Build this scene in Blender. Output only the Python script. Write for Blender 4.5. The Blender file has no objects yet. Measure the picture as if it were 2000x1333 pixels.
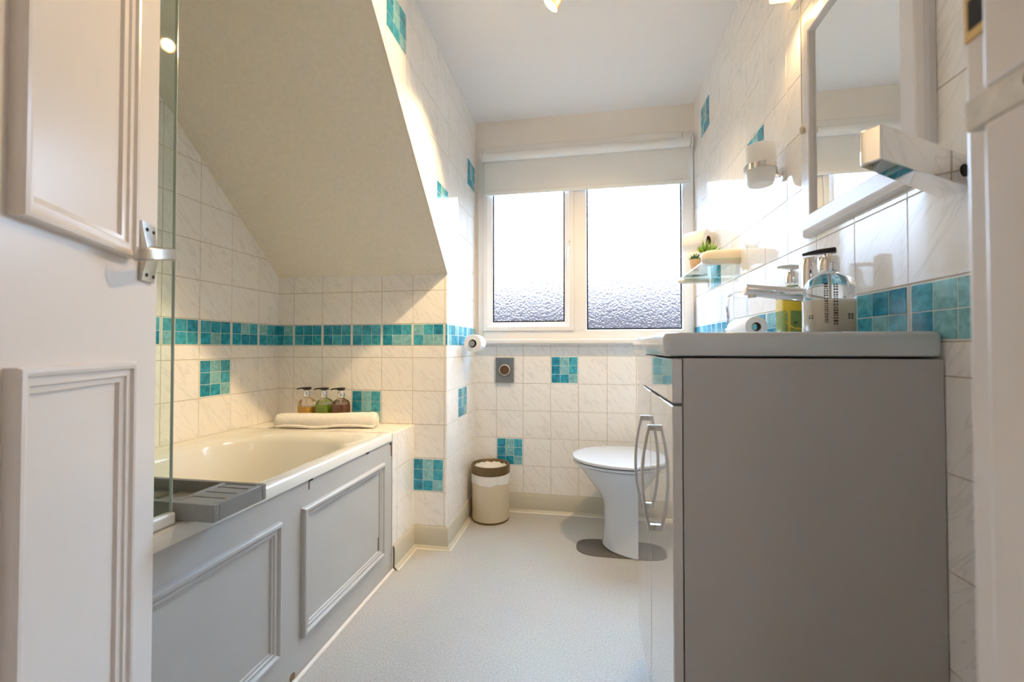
import bpy, bmesh, math, random
from mathutils import Vector, Matrix

R = math.radians
C = bpy.context.scene.collection
SC = bpy.context.scene
rng = random.Random(7)

# ------------------------------------------------------------------ camera
cd = bpy.data.cameras.new('camera')
cd.sensor_width = 36.0
cd.lens = 838.0 * 36.0 / 2000.0
cd.clip_start = 0.01
cd.dof.use_dof = True
cd.dof.focus_distance = 1.75
cd.dof.aperture_fstop = 5.0
cam = bpy.data.objects.new('camera', cd)
C.objects.link(cam)
cam.location = (0, 0, 0.890)
cam.rotation_euler = (R(90 + 0.93), 0, R(9.92))
SC.camera = cam

# ------------------------------------------------------------------ view + sky
SC.view_settings.view_transform = 'Standard'
SC.view_settings.look = 'None'
SC.view_settings.gamma = 1.0
SC.view_settings.use_curve_mapping = False
SC.view_settings.exposure = 0.86
SC.cycles.max_bounces = 20
SC.cycles.diffuse_bounces = 14
SC.cycles.transparent_max_bounces = 24

w = bpy.data.worlds.new('overcast_sky')
SC.world = w
w.use_nodes = True
nt = w.node_tree
nt.nodes.clear()
out = nt.nodes.new('ShaderNodeOutputWorld')
bg = nt.nodes.new('ShaderNodeBackground')
tc = nt.nodes.new('ShaderNodeTexCoord')
sp = nt.nodes.new('ShaderNodeSeparateXYZ')
cr = nt.nodes.new('ShaderNodeValToRGB')
mr = nt.nodes.new('ShaderNodeMapRange')
nt.links.new(tc.outputs['Generated'], sp.inputs[0])
nt.links.new(sp.outputs['Z'], mr.inputs['Value'])
mr.inputs['From Min'].default_value = -0.2
mr.inputs['From Max'].default_value = 0.8
nt.links.new(mr.outputs[0], cr.inputs[0])
e = cr.color_ramp.elements
e[0].position = 0.0; e[0].color = (0.010, 0.010, 0.012, 1)
e[1].position = 1.0; e[1].color = (0.50, 0.74, 1.0, 1)
for z_, c_ in ((0.02, (0.0070, 0.0070, 0.0092)), (0.06, (0.0088, 0.0088, 0.0118)), (0.10, (0.0140, 0.0142, 0.018)), (0.15, (0.036, 0.039, 0.048)), (0.21, (0.15, 0.185, 0.24)), (0.30, (0.44, 0.60, 0.82))):
    m_ = cr.color_ramp.elements.new(z_ + 0.2); m_.color = (*c_, 1)
bg.inputs['Strength'].default_value = 18.0
nt.links.new(cr.outputs[0], bg.inputs['Color'])
nt.links.new(bg.outputs[0], out.inputs['Surface'])

# ------------------------------------------------------------------ lights
def area(name, loc, rot, sx, sy, power, col):
    l = bpy.data.lights.new(name, 'AREA')
    l.shape = 'RECTANGLE'; l.size = sx; l.size_y = sy; l.energy = power; l.color = col
    o = bpy.data.objects.new(name, l); C.objects.link(o)
    o.location = loc; o.rotation_euler = rot
    return o

def spot(name, loc, target, power, ang, blend, col, soft=0.02):
    l = bpy.data.lights.new(name, 'SPOT')
    l.energy = power; l.color = col; l.spot_size = R(ang); l.spot_blend = blend; l.shadow_soft_size = soft
    o = bpy.data.objects.new(name, l); C.objects.link(o)
    o.location = loc
    o.rotation_euler = (Vector(target) - Vector(loc)).to_track_quat('-Z', 'Y').to_euler()
    return o

p = area('window_portal', (-0.03, 2.42, 1.45), (R(-90), 0, 0), 1.1, 1.1, 1.0, (1, 1, 1))
p.data.cycles.is_portal = True
WARM = (1.0, 0.71, 0.37)
HEADS = [((-0.118, 1.435, 2.05), (-1.22, 1.60, 0.62)),
         ((0.05, 1.42, 2.082), (-0.80, 0.74, 1.62)),
         ((0.22, 1.42, 2.082), (-0.12, 2.22, 0.42))]
SPOT_W = (58.0, 28.0, 31.0)
SPOT_A = (60, 84, 100)
for (loc, tgt), pw, ang in zip(HEADS, SPOT_W, SPOT_A):
    d = (Vector(tgt) - Vector(loc)).normalized()
    spot('spot_lamp', Vector(loc) + d * 0.012, tgt, pw, ang, 1.0, WARM)
area('hall_fill', (0.05, -0.75, 2.08), (0, 0, 0), 0.3, 0.3, 2.8, (1.0, 0.87, 0.80))  # unseen fill light added behind the camera for cabinet side and jamb

# ------------------------------------------------------------------ materials
MATS = {}
def mat(name, col=(0.8, 0.8, 0.8), rough=0.5, metal=0.0, coat=0.0, emit=None, estr=0.0, noise=0.0, nscale=20.0, bump=0.0, bscale=200.0, ior=1.5, spec=0.5, trans=0.0, sss=0.0):
    if name in MATS: return MATS[name]
    m = bpy.data.materials.new(name); m.use_nodes = True
    t = m.node_tree; b = t.nodes['Principled BSDF']
    b.inputs['Base Color'].default_value = (*col, 1)
    b.inputs['Roughness'].default_value = rough
    b.inputs['Metallic'].default_value = metal
    b.inputs['IOR'].default_value = ior
    b.inputs['Specular IOR Level'].default_value = spec
    b.inputs['Coat Weight'].default_value = coat
    b.inputs['Coat Roughness'].default_value = 0.03
    b.inputs['Transmission Weight'].default_value = trans
    if sss:
        b.inputs['Subsurface Weight'].default_value = sss
        b.inputs['Subsurface Scale'].default_value = 0.03
        b.inputs['Subsurface Radius'].default_value = (1.0, 0.9, 0.8)
    if emit:
        b.inputs['Emission Color'].default_value = (*emit, 1)
        b.inputs['Emission Strength'].default_value = estr
    if noise or bump:
        co = t.nodes.new('ShaderNodeTexCoord')
    if noise:
        n = t.nodes.new('ShaderNodeTexNoise'); n.inputs['Scale'].default_value = nscale; n.inputs['Detail'].default_value = 5
        t.links.new(co.outputs['Object'], n.inputs['Vector'])
        r = t.nodes.new('ShaderNodeValToRGB')
        r.color_ramp.elements[0].position = 0.3; r.color_ramp.elements[1].position = 0.7
        r.color_ramp.elements[0].color = (*[max(0, c * (1 - noise)) for c in col], 1)
        r.color_ramp.elements[1].color = (*[min(1, c * (1 + noise)) for c in col], 1)
        t.links.new(n.outputs['Fac'], r.inputs[0]); t.links.new(r.outputs[0], b.inputs['Base Color'])
    if bump:
        n2 = t.nodes.new('ShaderNodeTexNoise'); n2.inputs['Scale'].default_value = bscale; n2.inputs['Detail'].default_value = 3
        t.links.new(co.outputs['Object'], n2.inputs['Vector'])
        bp = t.nodes.new('ShaderNodeBump'); bp.inputs['Strength'].default_value = bump; bp.inputs['Distance'].default_value = 0.002
        t.links.new(n2.outputs['Fac'], bp.inputs['Height']); t.links.new(bp.outputs[0], b.inputs['Normal'])
    MATS[name] = m
    return m

def thin_glass(name, tint, refl=1.0, rough=0.0):
    m = bpy.data.materials.new(name); m.use_nodes = True
    t = m.node_tree; t.nodes.clear()
    o = t.nodes.new('ShaderNodeOutputMaterial'); mx = t.nodes.new('ShaderNodeMixShader')
    tr = t.nodes.new('ShaderNodeBsdfTransparent'); gl = t.nodes.new('ShaderNodeBsdfGlossy')
    fr = t.nodes.new('ShaderNodeFresnel'); fr.inputs['IOR'].default_value = 1.45
    mu = t.nodes.new('ShaderNodeMath'); mu.operation = 'MULTIPLY'; mu.inputs[1].default_value = refl
    tr.inputs['Color'].default_value = (*tint, 1); gl.inputs['Roughness'].default_value = rough
    ge = t.nodes.new('ShaderNodeNewGeometry'); iv = t.nodes.new('ShaderNodeMath'); iv.operation = 'SUBTRACT'; iv.inputs[0].default_value = 1.0
    m3 = t.nodes.new('ShaderNodeMath'); m3.operation = 'MULTIPLY'
    t.links.new(ge.outputs['Backfacing'], iv.inputs[1]); t.links.new(fr.outputs[0], mu.inputs[0])
    t.links.new(mu.outputs[0], m3.inputs[0]); t.links.new(iv.outputs[0], m3.inputs[1]); t.links.new(m3.outputs[0], mx.inputs['Fac'])
    t.links.new(tr.outputs[0], mx.inputs[1]); t.links.new(gl.outputs[0], mx.inputs[2]); t.links.new(mx.outputs[0], o.inputs['Surface'])
    return m

def tile_material(name, base, vein, amount, mosaic=False):
    m = bpy.data.materials.new(name); m.use_nodes = True
    t = m.node_tree; b = t.nodes['Principled BSDF']; N = t.nodes.new; L = t.links.new
    b.inputs['Roughness'].default_value = 0.07 if not mosaic else 0.16
    b.inputs['Specular IOR Level'].default_value = 0.55
    geo = N('ShaderNodeNewGeometry'); sep = N('ShaderNodeSeparateXYZ'); L(geo.outputs['Position'], sep.inputs[0])
    add = N('ShaderNodeMath'); add.operation = 'ADD'; L(sep.outputs['X'], add.inputs[0]); L(sep.outputs['Y'], add.inputs[1])
    cmb = N('ShaderNodeCombineXYZ'); L(add.outputs[0], cmb.inputs['X']); L(sep.outputs['Z'], cmb.inputs['Y'])
    at = N('ShaderNodeAttribute'); at.attribute_name = 'rnd'
    vm = N('ShaderNodeVectorMath'); vm.operation = 'MULTIPLY_ADD'
    L(at.outputs['Vector'], vm.inputs[0]); vm.inputs[1].default_value = (7, 7, 7); L(cmb.outputs[0], vm.inputs[2])
    mp = N('ShaderNodeMapping'); mp.vector_type = 'TEXTURE'; mp.inputs['Rotation'].default_value = (0, 0, R(-50)); mp.inputs['Scale'].default_value = (0.16, 0.035, 1.0) if not mosaic else (0.017, 0.017, 0.017)
    L(vm.outputs[0], mp.inputs['Vector'])
    n = N('ShaderNodeTexNoise'); n.inputs['Scale'].default_value = 1.0; n.inputs['Detail'].default_value = 3.5; n.inputs['Distortion'].default_value = 0.6
    L(mp.outputs[0], n.inputs['Vector'])
    cr = N('ShaderNodeValToRGB'); L(n.outputs['Fac'], cr.inputs[0])
    el = cr.color_ramp.elements
    if mosaic:
        el[0].position = 0.3; el[0].color = (*[c * (1 - amount) for c in base], 1)
        el[1].position = 0.72; el[1].color = (*[min(1, c * (1 + amount) + 0.02) for c in base], 1)
    else:
        el[0].position = 0.455; el[0].color = (*base, 1)
        el[1].position = 0.545; el[1].color = (*base, 1)
        el[0].position = 0.47; el[1].position = 0.535; mid = el.new(0.50); mid.color = (*[a + (v - a) * amount for a, v in zip(base, vein)], 1)
    L(cr.outputs[0], b.inputs['Base Color'])
    return m

M_TILE = tile_material('white_marbled_tile', (0.89, 0.875, 0.845), (0.48, 0.49, 0.51), 0.24)
MOS = {'d': tile_material('deep_teal_mosaic', (0.012, 0.27, 0.42), None, 0.35, True),
       'm': tile_material('mid_teal_mosaic', (0.05, 0.38, 0.50), None, 0.3, True),
       'l': tile_material('pale_teal_mosaic', (0.22, 0.50, 0.55), None, 0.25, True),
       'b': tile_material('turquoise_mosaic', (0.016, 0.32, 0.46), None, 0.35, True)}
M_GROUT = mat('beige_grout', (0.54, 0.46, 0.37), 0.8, noise=0.12, nscale=60)
M_MGROUT = mat('pale_mosaic_grout', (0.72, 0.76, 0.74), 0.6)
M_PAINT = mat('cream_wall_paint', (0.84, 0.79, 0.73), 0.6, bump=0.05, bscale=150)
M_CEIL = mat('white_ceiling_paint', (0.88, 0.88, 0.89), 0.75, bump=0.06, bscale=120)
M_SLOPE = mat('cream_slope_paint', (0.83, 0.79, 0.69), 0.6, noise=0.03, nscale=60, bump=0.22, bscale=90)
M_GLOSSW = mat('white_gloss_paint', (0.74, 0.69, 0.65), 0.28, bump=0.04, bscale=60)
M_PANEL = mat('pale_grey_panel_paint', (0.48, 0.48, 0.468), 0.35, noise=0.02, nscale=8, bump=0.03, bscale=40)
M_UPVC = mat('white_upvc', (0.82, 0.80, 0.77), 0.22)
M_CHROME = mat('chrome', (0.86, 0.86, 0.87), 0.06, metal=1.0)
M_SATIN = mat('satin_nickel', (0.62, 0.60, 0.56), 0.28, metal=1.0)
M_CER = mat('white_ceramic', (0.64, 0.68, 0.73), 0.08, coat=0.5)
M_BASIN = mat('white_basin_ceramic', (0.52, 0.545, 0.56), 0.10, coat=0.4)
M_BATH = mat('ivory_bath_enamel', (0.75, 0.745, 0.69), 0.12, coat=0.4)
M_RIM = MATS['ivory_bath_enamel']
M_CAB = mat('gloss_grey_lacquer', (0.56, 0.55, 0.54), 0.05, coat=0.9, spec=0.7)
M_CABSIDE = mat('pale_grey_carcass', (0.44, 0.425, 0.415), 0.35)
M_BLACK = mat('black_plastic', (0.012, 0.012, 0.013), 0.3)
M_TOWEL = mat('white_terry_cloth', (0.80, 0.78, 0.75), 0.95, noise=0.06, nscale=90, bump=0.9, bscale=420)
M_PAPER = mat('white_tissue_paper', (0.82, 0.80, 0.77), 0.95, bump=0.3, bscale=260)
M_CARD = mat('brown_card_core', (0.16, 0.10, 0.07), 0.9)
M_TRAY = mat('grey_painted_wood', (0.235, 0.235, 0.225), 0.45, noise=0.08, nscale=30)
M_SKIRT = mat('cream_vinyl_skirting', (0.56, 0.53, 0.44), 0.32)
M_SEAL = mat('white_sealant', (0.80, 0.77, 0.72), 0.4)
M_DARK = mat('dark_gap', (0.02, 0.02, 0.02), 0.8)
M_BRASS = mat('worn_brass', (0.55, 0.40, 0.20), 0.35, metal=1.0)
M_CREAMPL = mat('cream_plastic', (0.78, 0.68, 0.52), 0.3)
M_BINBODY = mat('cream_metal_bin', (0.68, 0.58, 0.42), 0.35)
M_BINRIM = mat('bronze_bin_rim', (0.16, 0.105, 0.045), 0.35, metal=0.4)
M_LINER = mat('white_bin_liner', (0.82, 0.80, 0.76), 0.35, sss=0.2)
M_TERRA = mat('terracotta', (0.62, 0.40, 0.24), 0.8, noise=0.1, nscale=60)
M_POTW = mat('pale_pink_pot', (0.70, 0.58, 0.50), 0.6)
M_LEAF = mat('bright_green_leaf', (0.20, 0.36, 0.03), 0.4, noise=0.4, nscale=80)
M_LEAFD = mat('dark_green_leaf', (0.035, 0.12, 0.03), 0.45, noise=0.4, nscale=80)
M_MIRROR = mat('mirror_silver', (0.88, 0.90, 0.90), 0.0, metal=1.0)
M_FRAME = mat('white_mirror_frame', (0.74, 0.73, 0.74), 0.25)
M_VENT = mat('grey_brushed_steel', (0.21, 0.23, 0.245), 0.4, metal=0.6)
M_COPPER = mat('brown_copper_disc', (0.11, 0.05, 0.022), 0.5, noise=0.3, nscale=150)
M_FABRIC = mat('white_blind_fabric', (0.80, 0.80, 0.78), 0.85, bump=0.1, bscale=500, trans=0.0)
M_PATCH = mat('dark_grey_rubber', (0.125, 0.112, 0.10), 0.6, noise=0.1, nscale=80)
M_FROST = mat('frosted_white_glass', (0.80, 0.83, 0.85), 0.35, sss=0.4)
M_BULB = mat('warm_bulb', (1, 0.9, 0.7), 0.4, emit=(1.0, 0.78, 0.42), estr=14.0)
M_LAMPBOX = mat('warm_lamp_diffuser', (1, 0.8, 0.5), 0.4, emit=(1.0, 0.58, 0.16), estr=2.6)
M_BRASSHEAD = mat('cream_brass_spot_head', (0.80, 0.60, 0.36), 0.35, metal=0.35)
M_CLEAR = mat('clear_bottle_glass', (0.98, 0.99, 0.98), 0.0, trans=1.0, ior=1.35)
M_SCREEN = thin_glass('greenish_screen_glass', (0.90, 0.955, 0.94), 0.85)
M_SHELFGL = thin_glass('shelf_glass', (0.86, 0.93, 0.92), 1.0)
M_GLEDGE = mat('green_glass_edge', (0.46, 0.52, 0.46), 0.1)
M_AMBER = mat('amber_soap', (0.86, 0.50, 0.08), 0.2, coat=0.5)
M_GREEN = mat('green_soap', (0.27, 0.42, 0.01), 0.2, coat=0.5)
M_BROWN = mat('brown_soap', (0.20, 0.055, 0.01), 0.2, coat=0.5)
M_CREAMLIQ = mat('cream_lotion', (0.86, 0.78, 0.65), 0.3, coat=0.3, sss=1.0)
M_LIME = mat('lime_soap', (0.40, 0.56, 0.14), 0.2, coat=0.5)
M_YELLOW = mat('yellow_label', (0.80, 0.56, 0.03), 0.4)
M_INK = mat('dark_brown_ink', (0.05, 0.03, 0.02), 0.6)
M_CORD = mat('cream_cord', (0.75, 0.66, 0.48), 0.7)

def floor_mat():
    m = bpy.data.materials.new('speckled_vinyl_floor'); m.use_nodes = True
    t = m.node_tree; b = t.nodes['Principled BSDF']; N = t.nodes.new; L = t.links.new
    b.inputs['Roughness'].default_value = 0.42
    tc = N('ShaderNodeTexCoord')
    n1 = N('ShaderNodeTexNoise'); n1.inputs['Scale'].default_value = 230; n1.inputs['Detail'].default_value = 2
    L(tc.outputs['Object'], n1.inputs['Vector'])
    r1 = N('ShaderNodeValToRGB'); L(n1.outputs['Fac'], r1.inputs[0])
    e = r1.color_ramp.elements
    e[0].position = 0.30; e[0].color = (0.36, 0.35, 0.33, 1)
    e[1].position = 0.70; e[1].color = (0.66, 0.65, 0.63, 1)
    x = e.new(0.42); x.color = (0.50, 0.485, 0.455, 1); x = e.new(0.58); x.color = (0.535, 0.52, 0.49, 1)
    n2 = N('ShaderNodeTexNoise'); n2.inputs['Scale'].default_value = 9; n2.inputs['Detail'].default_value = 4
    L(tc.outputs['Object'], n2.inputs['Vector'])
    mx = N('ShaderNodeMix'); mx.data_type = 'RGBA'; mx.blend_type = 'MULTIPLY'; mx.inputs['Factor'].default_value = 0.12
    L(r1.outputs[0], mx.inputs['A']); L(n2.outputs['Color'], mx.inputs['B'])
    L(mx.outputs['Result'], b.inputs['Base Color'])
    bp = N('ShaderNodeBump'); bp.inputs['Strength'].default_value = 0.15; bp.inputs['Distance'].default_value = 0.001
    L(n1.outputs['Fac'], bp.inputs['Height']); L(bp.outputs[0], b.inputs['Normal'])
    return m
M_FLOOR = floor_mat()

def pane_mat():
    m = bpy.data.materials.new('obscured_window_glass'); m.use_nodes = True
    t = m.node_tree; t.nodes.clear(); N = t.nodes.new; L = t.links.new
    o = N('ShaderNodeOutputMaterial'); mx = N('ShaderNodeMixShader'); mx.inputs['Fac'].default_value = 0.6
    tr = N('ShaderNodeBsdfTransparent'); tr.inputs['Color'].default_value = (0.97, 0.98, 1, 1)
    gl = N('ShaderNodeBsdfRefraction'); gl.inputs['Roughness'].default_value = 0.06; gl.inputs['IOR'].default_value = 1.45
    tc = N('ShaderNodeTexCoord')
    n = N('ShaderNodeTexNoise'); n.inputs['Scale'].default_value = 40; n.inputs['Detail'].default_value = 2
    L(tc.outputs['Object'], n.inputs['Vector'])
    va = N('ShaderNodeVectorMath'); va.operation = 'MULTIPLY_ADD'; va.inputs[1].default_value = (0.012, 0.012, 0.012)
    L(n.outputs['Color'], va.inputs[0]); L(tc.outputs['Object'], va.inputs[2])
    v = N('ShaderNodeTexVoronoi'); v.feature = 'SMOOTH_F1'; v.inputs['Scale'].default_value = 95; v.inputs['Smoothness'].default_value = 0.25
    L(va.outputs[0], v.inputs['Vector'])
    bp = N('ShaderNodeBump'); bp.inputs['Strength'].default_value = 1.0; bp.inputs['Distance'].default_value = 0.0022
    L(v.outputs['Distance'], bp.inputs['Height']); L(bp.outputs[0], gl.inputs['Normal'])
    gs = N('ShaderNodeBsdfGlossy'); gs.inputs['Roughness'].default_value = 0.15; L(bp.outputs[0], gs.inputs['Normal'])
    m2 = N('ShaderNodeMixShader'); m2.inputs['Fac'].default_value = 0.05
    L(tr.outputs[0], mx.inputs[1]); L(gl.outputs[0], mx.inputs[2])
    L(mx.outputs[0], m2.inputs[1]); L(gs.outputs[0], m2.inputs[2]); L(m2.outputs[0], o.inputs['Surface'])
    return m
M_PANE = pane_mat()

# ------------------------------------------------------------------ mesh helpers
def obj(name, bm, mats, parent=None, smooth=None, bevel=0.0, seg=2, loc=None):
    me = bpy.data.meshes.new(name)
    bmesh.ops.recalc_face_normals(bm, faces=bm.faces)
    bm.to_mesh(me); bm.free()
    if not isinstance(mats, (list, tuple)): mats = [mats]
    for m in mats: me.materials.append(m)
    o = bpy.data.objects.new(name, me); C.objects.link(o)
    if loc: o.location = loc
    if parent: o.parent = parent
    if smooth is not None:
        for f in me.polygons: f.use_smooth = True
        if smooth < 180:
            me.set_sharp_from_angle(angle=R(smooth))
    if bevel:
        b = o.modifiers.new('bevel', 'BEVEL'); b.width = bevel; b.segments = seg; b.limit_method = 'ANGLE'; b.angle_limit = R(40)
        for f in me.polygons: f.use_smooth = True
        me.set_sharp_from_angle(angle=R(40))
    return o

def thing(name, label, cat, loc=(0, 0, 0), rz=0.0, group=None, kind=None):
    o = bpy.data.objects.new(name, None); C.objects.link(o)
    o.empty_display_size = 0.05
    o.location = loc; o.rotation_euler = (0, 0, rz)
    return tag(o, label, cat, group, kind)

def tag(o, label, cat, group=None, kind=None):
    o['label'] = label; o['category'] = cat
    if group: o['group'] = group
    if kind: o['kind'] = kind
    return o

def struct(name, bm, mats, label, cat, **k):
    return tag(obj(name, bm, mats, **k), label, cat, kind='structure')

def B(): return bmesh.new()

def box(bm, x0, x1, y0, y1, z0, z1, mi=0, M=None):
    vs = [bm.verts.new((x, y, z)) for x in (x0, x1) for y in (y0, y1) for z in (z0, z1)]
    if M is not None:
        for v in vs: v.co = M @ v.co
    for q in ((0, 1, 3, 2), (4, 6, 7, 5), (0, 4, 5, 1), (2, 3, 7, 6), (0, 2, 6, 4), (1, 5, 7, 3)):
        f = bm.faces.new([vs[i] for i in q]); f.material_index = mi
    return bm

def loft(bm, rings, cap0=True, cap1=True, mi=0, closed=True):
    vr = [[bm.verts.new(p) for p in r] for r in rings]
    n = len(vr[0])
    for a, b in zip(vr[:-1], vr[1:]):
        for i in range(n if closed else n - 1):
            j = (i + 1) % n
            f = bm.faces.new((a[i], a[j], b[j], b[i])); f.material_index = mi
    if cap0: f = bm.faces.new(list(reversed(vr[0]))); f.material_index = mi
    if cap1: f = bm.faces.new(vr[-1]); f.material_index = mi
    return bm

def lathe(bm, prof, c=(0, 0, 0), seg=32, axis=(0, 0, 1), cap0=True, cap1=True, mi=0):
    q = Vector((0, 0, 1)).rotation_difference(Vector(axis).normalized())
    c = Vector(c)
    rings = []
    for r, z in prof:
        r = max(r, 1e-5)
        rings.append([c + q @ Vector((r * math.cos(2 * math.pi * i / seg), r * math.sin(2 * math.pi * i / seg), z)) for i in range(seg)])
    return loft(bm, rings, cap0, cap1, mi)

def tube(bm, pts, r, seg=12, mi=0, flat=None):
    pts = [Vector(p) for p in pts]
    rings = []
    n = len(pts)
    ref = None
    for i, p_ in enumerate(pts):
        t = (pts[min(i + 1, n - 1)] - pts[max(i - 1, 0)]).normalized()
        if ref is None:
            ref = Vector((0, 0, 1)) if abs(t.z) < 0.9 else Vector((1, 0, 0))
        u = (ref - t * ref.dot(t)).normalized(); v = t.cross(u); ref = u
        rr = r[i] if isinstance(r, (list, tuple)) else r
        a, b = (rr, rr) if flat is None else flat
        rings.append([p_ + u * (a * math.cos(2 * math.pi * k / seg)) + v * (b * math.sin(2 * math.pi * k / seg)) for k in range(seg)])
    return loft(bm, rings, True, True, mi)

def strip(bm, pts, width_dir, wd, th, mi=0):
    """flat bar swept along pts; width along width_dir"""
    pts = [Vector(p) for p in pts]; W = Vector(width_dir).normalized()
    rings = []
    n = len(pts)
    for i, p_ in enumerate(pts):
        t = (pts[min(i + 1, n - 1)] - pts[max(i - 1, 0)]).normalized()
        N_ = t.cross(W).normalized()
        rings.append([p_ + W * wd / 2 + N_ * th / 2, p_ - W * wd / 2 + N_ * th / 2, p_ - W * wd / 2 - N_ * th / 2, p_ + W * wd / 2 - N_ * th / 2])
    return loft(bm, rings)

def frame_sweep(bm, u0, u1, v0, v1, prof, P, mi=0):
    """mitred moulding round a rectangle. prof: list of (inset from outer edge, height). P(u,v,t)->Vector"""
    rings = []
    for (ins, h) in prof:
        rings.append([P(u0 + ins, v0 + ins, h), P(u1 - ins, v0 + ins, h), P(u1 - ins, v1 - ins, h), P(u0 + ins, v1 - ins, h)])
    vr = [[bm.verts.new(p_) for p_ in r] for r in rings]
    for a, b in zip(vr[:-1], vr[1:]):
        for i in range(4):
            j = (i + 1) % 4
            f = bm.faces.new((a[i], a[j], b[j], b[i])); f.material_index = mi
    return bm

def rrect(x0, x1, y0, y1, r, z, n=10):
    pts = []
    for cx, cy, a0 in ((x1 - r, y1 - r, 0), (x0 + r, y1 - r, 90), (x0 + r, y0 + r, 180), (x1 - r, y0 + r, 270)):
        for k in range(n + 1):
            a = R(a0 + 90 * k / n)
            pts.append(Vector((cx + r * math.cos(a), cy + r * math.sin(a), z)))
    return pts

def clip_poly(poly, x0, x1, y0, y1):
    def half(pl, f, inter):
        res = []
        for i in range(len(pl)):
            a, b = pl[i], pl[(i + 1) % len(pl)]
            fa, fb = f(a), f(b)
            if fa >= 0: res.append(a)
            if (fa > 0 > fb) or (fa < 0 < fb):
                t = fa / (fa - fb); res.append((a[0] + (b[0] - a[0]) * t, a[1] + (b[1] - a[1]) * t))
        return res
    for f in (lambda p_: p_[0] - x0, lambda p_: x1 - p_[0], lambda p_: p_[1] - y0, lambda p_: y1 - p_[1]):
        poly = half(poly, f, None)
        if len(poly) < 3: return []
    o = []
    for p_ in poly:
        if not o or (abs(p_[0] - o[-1][0]) + abs(p_[1] - o[-1][1])) > 1e-5: o.append(p_)
    if len(o) > 2 and abs(o[0][0] - o[-1][0]) + abs(o[0][1] - o[-1][1]) < 1e-5: o.pop()
    if len(o) < 3: return []
    A = 0.5 * sum(o[i][0] * o[(i + 1) % len(o)][1] - o[(i + 1) % len(o)][0] * o[i][1] for i in range(len(o)))
    return o if abs(A) > 2e-5 else []

BLOCK = ('dlm', 'dlm', 'dbl')     # rows from the top of a whole mosaic tile
TILE_MATS = [M_GROUT, M_TILE, MOS['d'], MOS['m'], MOS['l'], MOS['b'], M_MGROUT, M_PAINT]
MI = {'d': 2, 'm': 3, 'l': 4, 'b': 5}

def tiled(bm, O, U, V, N_, regions, cols, rows, mosaics=(), band=None, backing=0.08, flip=False, tilt=0.004):
    O, U, V, N_ = map(Vector, (O, U, V, N_))
    lay = bm.loops.layers.float_color.get('rnd') or bm.loops.layers.float_color.new('rnd')
    P = lambda u, v, t: O + U * u + V * v + N_ * t
    def face(poly, t, mi, col=(0, 0, 0, 1), tl=(0, 0), c=(0, 0)):
        vs = [bm.verts.new(P(a, b, t + tl[0] * (a - c[0]) + tl[1] * (b - c[1]))) for a, b in poly]
        f = bm.faces.new(vs); f.material_index = mi
        for l in f.loops: l[lay] = col
        return vs
    def raised(poly, t0, t1, mi, tl=(0, 0)):
        col = (rng.random(), rng.random(), rng.random(), 1)
        cx = sum(a for a, b in poly) / len(poly); cy = sum(b for a, b in poly) / len(poly)
        top = face(poly, t1, mi, col, tl, (cx, cy))
        base = [bm.verts.new(P(a + (0.0008 if a > cx else -0.0008), b + (0.0008 if b > cy else -0.0008), t0)) for a, b in poly]
        for i in range(len(poly)):
            j = (i + 1) % len(poly)
            f = bm.faces.new((base[i], base[j], top[j], top[i])); f.material_index = mi
            for l in f.loops: l[lay] = col
    for region in regions:
        if backing:
            a = face(region, 0.0, 0); b = [bm.verts.new(P(u, v, -backing)) for u, v in region]
            bm.faces.new(list(reversed(b))).material_index = 0
            for i in range(len(region)):
                j = (i + 1) % len(region)
                bm.faces.new((a[j], a[i], b[i], b[j])).material_index = 0
        else:
            face(region, 0.0, 0)
        g = 0.0016
        for ci in range(len(cols) - 1):
            for ri in range(len(rows) - 1):
                x0, x1, y0, y1 = cols[ci], cols[ci + 1], rows[ri], rows[ri + 1]
                isband = band is not None and abs(y0 - band) < 1e-4
                if isband or (ci, ri) in mosaics:
                    full = clip_poly(region, x0 + g, x1 - g, y0 + g, y1 - g)
                    if not full: continue
                    raised(full, 0.0, 0.0012, 6)
                    ny = 2 if isband else 3
                    q = 0.0016
                    gx0, gx1, gy0, gy1 = x0 + 0.005, x1 - 0.005, y0 + (0.003 if isband else 0.005), y1 - (0.003 if isband else 0.005)
                    for i in range(3):
                        for j in range(ny):
                            ax0 = gx0 + (gx1 - gx0) * i / 3; ax1 = gx0 + (gx1 - gx0) * (i + 1) / 3
                            ay1 = gy1 - (gy1 - gy0) * j / ny; ay0 = gy1 - (gy1 - gy0) * (j + 1) / ny
                            pl = clip_poly(region, ax0 + q, ax1 - q, ay0 + q, ay1 - q)
                            if isband:
                                k = rng.choice('ddbmml')
                            else:
                                k = BLOCK[j][i if not flip else 2 - i]
                            if pl: raised(pl, 0.0012, 0.0020, MI[k])
                else:
                    pl = clip_poly(region, x0 + g, x1 - g, y0 + g, y1 - g)
                    if pl: raised(pl, 0.0, 0.0018, 1, (rng.uniform(-tilt, tilt), rng.uniform(-tilt, tilt)))
    return bm

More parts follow.
